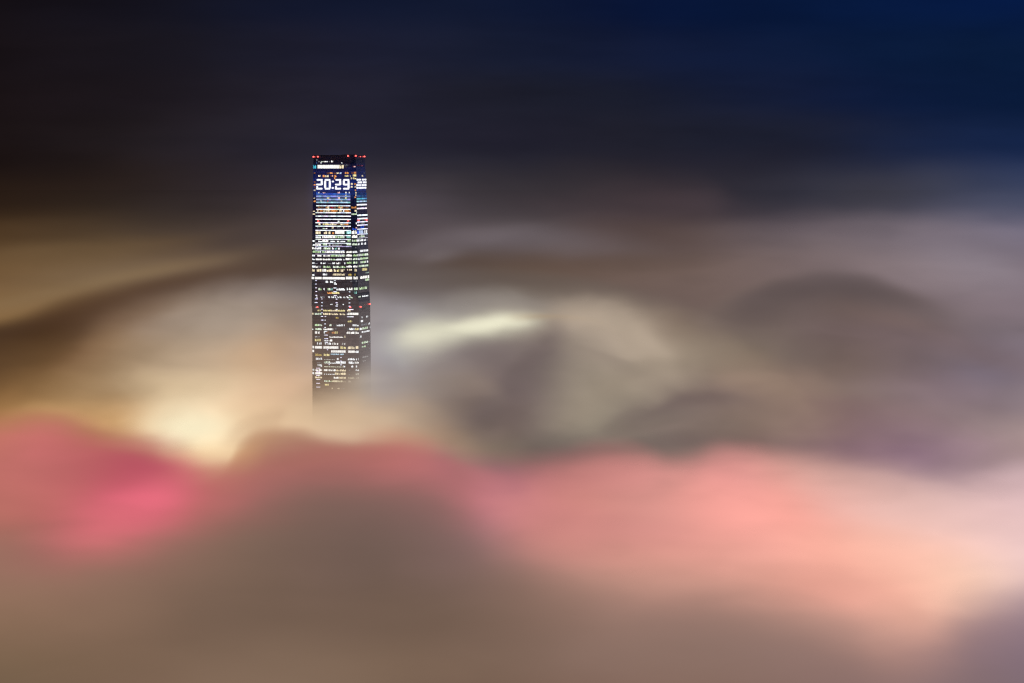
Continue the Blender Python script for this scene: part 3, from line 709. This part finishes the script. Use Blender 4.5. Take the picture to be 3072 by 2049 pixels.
# short strips lower down where only a few LED modules are on
for v, ws in ((30, ((300, 336), (652, 720))), (103, ((298, 338), (650, 722), (955, 988))), (178, ((298, 342), (662, 728), (955, 990))), (248, ((292, 352), (418, 446), (700, 736), (952, 988))),
              (320, ((284, 352), (416, 446), (698, 740), (952, 990))), (384, ((415, 445), (694, 746), (950, 992))), (450, ((418, 446), (700, 742), (945, 1050))), (520, ((418, 446),)),
              (592, ((408, 456), (482, 518), (920, 1056))), (664, ((410, 462), (480, 510))), (738, ((475, 512),)), (808, ((475, 512),)), (884, ((472, 540),)), (958, ((470, 550),)), (1028, ((475, 552),)), (1100, ((484, 550),)),
              (1246, ((525, 556),)), (1392, ((786, 820),)), (1464, ((786, 824),)), (1538, ((560, 590), (790, 830)))):
    for x0, x1 in ws:
        strip(900 + x0 / 6.533, 900 + x1 / 6.533, Y3(v), 2.3, (222, 222, 240), 1.1, 3)
for v in (108, 180, 250, 330, 405, 480):
    strip(900 + 318 / 6.533, 900 + 402 / 6.533, 1090 + v / 6.533, 2.2, (225, 218, 235), 1.15, 4)
for v in (1388, 1458, 1532):
    strip(900 + 298 / 6.533, 900 + 334 / 6.533, Y2(v), 2.2, (215, 215, 235), 1.0, 2)
for v in (1384, 1530):
    strip(900 + 664 / 6.533, 900 + 706 / 6.533, Y2(v), 2.2, (215, 215, 235), 1.0, 2)


# ---- the clock: rounded LED bars, one object per numeral
def numeral(bars, name, ox=0.0, sx=1.0, k=1.6, pitch=1.0):
    bm = bmesh.new()
    allp = []
    for x0, x1, y0, y1 in bars:
        a0, a1 = 900 + (ox + x0 * sx) / 7.84, 900 + (ox + x1 * sx) / 7.84
        p0, p1 = Y1(y0), Y1(y1)
        r = min((a1 - a0), (p1 - p0)) * .45
        pts = []
        for cx, cy_, s0 in ((a1 - r, p0 + r, -90), (a1 - r, p1 - r, 0), (a0 + r, p1 - r, 90), (a0 + r, p0 + r, 180)):
            for j in range(4):
                th = math.radians(s0 + j * 30)
                pts.append((cx + r * math.cos(th), cy_ + r * math.sin(th)))
        fr, bk = [], []
        for px, py_ in pts:
            face, t = locate(px, py_)
            if face == 'C': face, t = ('B', 1.0) if px < 1060 else ('N', 0.0)
            fr.append(bm.verts.new(fpoint(face, t, py_, .7))); bk.append(bm.verts.new(fpoint(face, t, py_, .05)))
            allp.append(fr[-1].co.copy())
        bm.faces.new(fr)
        for i in range(len(fr)):
            j = (i + 1) % len(fr)
            bm.faces.new((fr[i], bk[i], bk[j], fr[j]))
    c = sum(allp, Vector()) / len(allp)
    for v in bm.verts: v.co -= c
    o = bmobj(name, bm, M_NUM, tower); o.location = c - base
    return o


M_NUM = bpy.data.materials.new('clock_light'); M_NUM.use_nodes = True
n = N(M_NUM.node_tree)
co = n.new('ShaderNodeTexCoord').outputs['Object']
nz = n.new('ShaderNodeTexNoise', {'Vector': co, 'Scale': .8}).outputs[0]
e = n.new('ShaderNodeEmission', {'Color': (.93, .94, 1, 1), 'Strength': n.smooth(nz, .3, .7, 1.0, 1.4)})
n.new('ShaderNodeOutputMaterial', {'Surface': e.outputs[0]})
R1, R2, R3, R4 = (762, 802), (826, 882), (872, 912), (968, 1010)
two = [(395, 538, *R1), (492, 538, 800, 905), (384, 524, *R3), (384, 428, 930, 970), (384, 530, *R4)]
zero = [(584, 716, *R1), (572, 616, 795, 975), (682, 726, 795, 975), (584, 716, *R4)]
dot, dot2 = [(752, 800, 800, 840)], [(748, 798, 950, 992)]
two2 = [(836, 970, *R1), (924, 970, 800, 905), (826, 958, *R3), (826, 870, 930, 970), (826, 966, *R4)]
nine = [(1022, 1160, *R1), (1012, 1056, 790, 905), (1122, 1166, 790, 985), (1022, 1160, *R3), (1016, 1160, *R4)]
numeral(two, 'clock_numeral'); numeral(zero, 'clock_numeral'); numeral(dot, 'clock_dot'); numeral(dot2, 'clock_dot'); numeral(two2, 'clock_numeral'); numeral(nine, 'clock_numeral')
# the same time squeezed by the view on to the narrow face
f = (1548 - 1322) / (1168 - 380.0)
def squeeze(g):
    out = []
    for x0, x1, y0, y1 in g:
        if y1 - y0 < 34: continue
        row = min(range(4), key=lambda i: abs((y0 + y1) / 2 - (787, 850, 918, 984)[i]))
        for r in ((row,) if y1 - y0 < 100 else (1,) if y1 < 920 else (1, 2)):
            out.append((x0 - 380, x1 - 380) + ((757, 800), (818, 865), (883, 931), (949, 994))[r])
    return sorted(set(out))
for g, nm in ((two, 'clock_numeral'), (zero, 'clock_numeral'), (dot, 'clock_dot'), (dot2, 'clock_dot'), (two2, 'clock_numeral'), (nine, 'clock_numeral')):
    numeral(squeeze(g), nm, 1324, f)

# ---- red aircraft warning lights
M_RED = redmat()
def beacon(px, py, r=1.15, k=1):
    face, t = locate(px, py)
    c = fpoint(face, min(1, max(0, t)), max(py, 466), .8)
    c.z = ZOF(py)
    bm = bmesh.new()
    bmesh.ops.create_icosphere(bm, subdivisions=2, radius=r)
    for v in list(bm.verts):
        if v.co.z < -r * .5: v.co.z = -r * .5
    o = bmobj('warning_light', bm, M_RED, tower, True); o.location = c - base
for x, y in ((332, 242), (425, 240), (1133, 222), (1303, 220), (1408, 238), (1500, 235)):
    beacon(900 + x / 7.84, Y1(y) - .3, .5 if x == 1408 else 1.05)
for x, y in ((362, 222), (948, 212), (1138, 208), (1293, 206)):
    beacon(900 + x / 6.533, Y2(y), 1.0)
for x, y in ((345, 412), (990, 408), (1178, 400), (1358, 373)):
    beacon(900 + x / 6.533, Y3(y), 1.05)

# ---- blue halo of the LED screen, added as self-glowing haze behind the tower top
def glow():
    c = at(1005, 585, YC + 70); k = YC / F
    bm = bmesh.new()
    bmesh.ops.create_icosphere(bm, subdivisions=3, radius=1)
    for v in bm.verts: v.co = Vector((v.co.x * 105 * k, v.co.y * 10, v.co.z * 165 * k))
    m = bpy.data.materials.new('blue_halo_glow'); m.use_nodes = True
    n = N(m.node_tree)
    co = n.new('ShaderNodeTexCoord').outputs['Object']
    q = n.vm('MULTIPLY', co, (1 / (105 * k), 1 / 10, 1 / (165 * k)))
    s = n.m('SUBTRACT', 1.0, n.vm('DOT_PRODUCT', q, q), clamp=True)
    s = n.m('MULTIPLY', n.m('MULTIPLY', s, s), .0065)
    n.new('ShaderNodeOutputMaterial', {'Volume': n.new('ShaderNodeEmission', {'Color': (.16, .22, 1, 1), 'Strength': s}).outputs[0]})
    o = bmobj('blue_halo', bm, m); o.location = c
    tag(o, 'faint blue halo added as glowing haze around the top of the skyscraper', 'haze', kind='stuff')
glow()

#TOWER_END

# ------------------------------------------------------------------ harbour water below the fog
def water():
    me = bpy.data.meshes.new('sea')
    s = 60000
    me.from_pydata([(-s, -s, 0), (s, -s, 0), (s, s, 0), (-s, s, 0)], [], [(0, 1, 2, 3)])
    m = bpy.data.materials.new('dark_water'); m.use_nodes = True
    n = N(m.node_tree)
    co = n.new('ShaderNodeTexCoord').outputs['Object']
    nz = n.new('ShaderNodeTexNoise', {'Vector': co, 'Scale': .02, 'Detail': 4.0}).outputs[0]
    bp = n.new('ShaderNodeBump', {'Height': nz, 'Strength': .3, 'Distance': 2.0}).outputs[0]
    b = n.new('ShaderNodeBsdfPrincipled', {'Base Color': (.006, .01, .016, 1), 'Roughness': .25, 'Normal': bp})
    n.new('ShaderNodeOutputMaterial', {'Surface': b.outputs[0]})
    me.materials.append(m)
    o = bpy.data.objects.new('sea', me); COL.objects.link(o)
    tag(o, 'dark harbour water hidden under the fog', 'sea', kind='structure')
water()

# ------------------------------------------------------------------ night sky
w = bpy.data.worlds.new('World'); sc.world = w; w.use_nodes = True
n = N(w.node_tree)
dirv = n.new('ShaderNodeTexCoord').outputs['Generated']
sp = n.new('ShaderNodeSeparateXYZ', {'Vector': dirv})
nz = n.new('ShaderNodeTexNoise', {'Vector': n.vm('MULTIPLY', dirv, (9, 9, 30)), 'Scale': 1.0, 'Detail': 2.0, 'Roughness': .45})
az = n.m('DIVIDE', sp.outputs[0], n.m('MAXIMUM', sp.outputs[1], 0.05))
az = n.m('ADD', az, n.m('MULTIPLY', n.m('SUBTRACT', nz.outputs[0], .5), .05))
el = n.m('ADD', sp.outputs[2], n.m('MULTIPLY', n.m('SUBTRACT', nz.outputs[0], .5), .012))
u = n.smooth(az, (XA - 1536) / F, (XB - 1536) / F, kind='LINEAR')
U = lambda px: (px - XA) / (XB - XA)
col = None; prev = None
for py, cs in [
    (520, [(0, (27, 19, 18)), (500, (38, 31, 33)), (1000, (44, 41, 52)), (1500, (38, 37, 48)), (2000, (36, 34, 44)), (2500, (36, 39, 58)), (3072, (34, 46, 78))]),
    (420, [(0, (26, 19, 20)), (500, (35, 30, 35)), (1000, (39, 37, 50)), (1500, (33, 32, 45)), (2000, (30, 31, 44)), (2500, (26, 32, 54)), (3072, (21, 36, 70))]),
    (300, [(0, (25, 18, 20)), (600, (32, 28, 36)), (1000, (34, 33, 47)), (1500, (28, 29, 42)), (2000, (24, 28, 46)), (2500, (17, 28, 58)), (3072, (11, 28, 60))]),
    (150, [(0, (23, 17, 20)), (600, (28, 26, 36)), (1000, (28, 29, 46)), (1500, (23, 28, 48)), (2000, (18, 26, 52)), (2500, (12, 26, 56)), (3072, (9, 26, 56))]),
    (0, [(0, (20, 15, 19)), (600, (20, 20, 32)), (1000, (17, 22, 42)), (1500, (16, 24, 48)), (2000, (10, 22, 54)), (2500, (8, 24, 58)), (3072, (6, 25, 65))]),
    (-700, [(0, (12, 10, 14)), (1500, (8, 12, 26)), (3072, (2, 14, 44))])]:
    c = n.ramp(u, [(U(px), lum(rgb)) for px, rgb in cs])
    z = -(py - HZ) / F
    col = c if col is None else n.mix(n.smooth(el, prev, z), col, c)
    prev = z
cl = n.new('ShaderNodeTexNoise', {'Vector': n.vm('MULTIPLY', dirv, (14, 14, 70)), 'Scale': 1.0, 'Detail': 3.0, 'Roughness': .5}).outputs[0]
col = n.vm('SCALE', col)
col.node.inputs['Scale'].default_value = 1.0
n.put(col.node.inputs['Scale'], n.smooth(cl, .3, .7, .88, 1.12))
bg1 = n.new('ShaderNodeBackground', {'Color': col, 'Strength': 1.0}).outputs[0]
sky = n.new('ShaderNodeTexSky', sky_type='NISHITA')
sky.sun_disc = False; sky.sun_elevation = math.radians(-9); sky.sun_rotation = math.radians(70)
bg2 = n.new('ShaderNodeBackground', {'Color': sky.outputs[0], 'Strength': 0.008}).outputs[0]
n.new('ShaderNodeOutputWorld', {'Surface': n.new('ShaderNodeAddShader', {0: bg1, 1: bg2}).outputs[0]})

w.cycles.sampling_method = 'NONE'

# faint moonlight
l = bpy.data.lights.new('moonlight', 'SUN'); l.energy = 0.02; l.angle = math.radians(.5); l.color = (.8, .88, 1)
lo = bpy.data.objects.new('moonlight', l); COL.objects.link(lo)
lo.rotation_euler = (math.radians(50), 0, math.radians(40))

# ------------------------------------------------------------------ camera
cd = bpy.data.cameras.new('camera'); cam = bpy.data.objects.new('camera', cd); COL.objects.link(cam)
cd.sensor_width = 36; cd.lens = 36 * F / 3072
cam.location = (0, 0, CAMZ); cam.rotation_euler = (math.radians(90), 0, 0)
cd.shift_y = (HZ - 1024.5) / 3072
cd.clip_start = 1; cd.clip_end = 120000
sc.camera = cam

sc.view_settings.view_transform = 'Standard'; sc.view_settings.look = 'None'; sc.view_settings.exposure = 0
cy = sc.cycles
cy.use_denoising = False; sc.cycles.pixel_filter_type = 'BLACKMAN_HARRIS'; sc.cycles.filter_width = 1.25
cy.max_bounces = 3; cy.diffuse_bounces = 1; cy.glossy_bounces = 1; cy.volume_bounces = 0; cy.transparent_max_bounces = 64
cy.use_adaptive_sampling = True; cy.adaptive_threshold = 0.035; cy.adaptive_min_samples = 10
cy.sample_clamp_indirect = 2.0
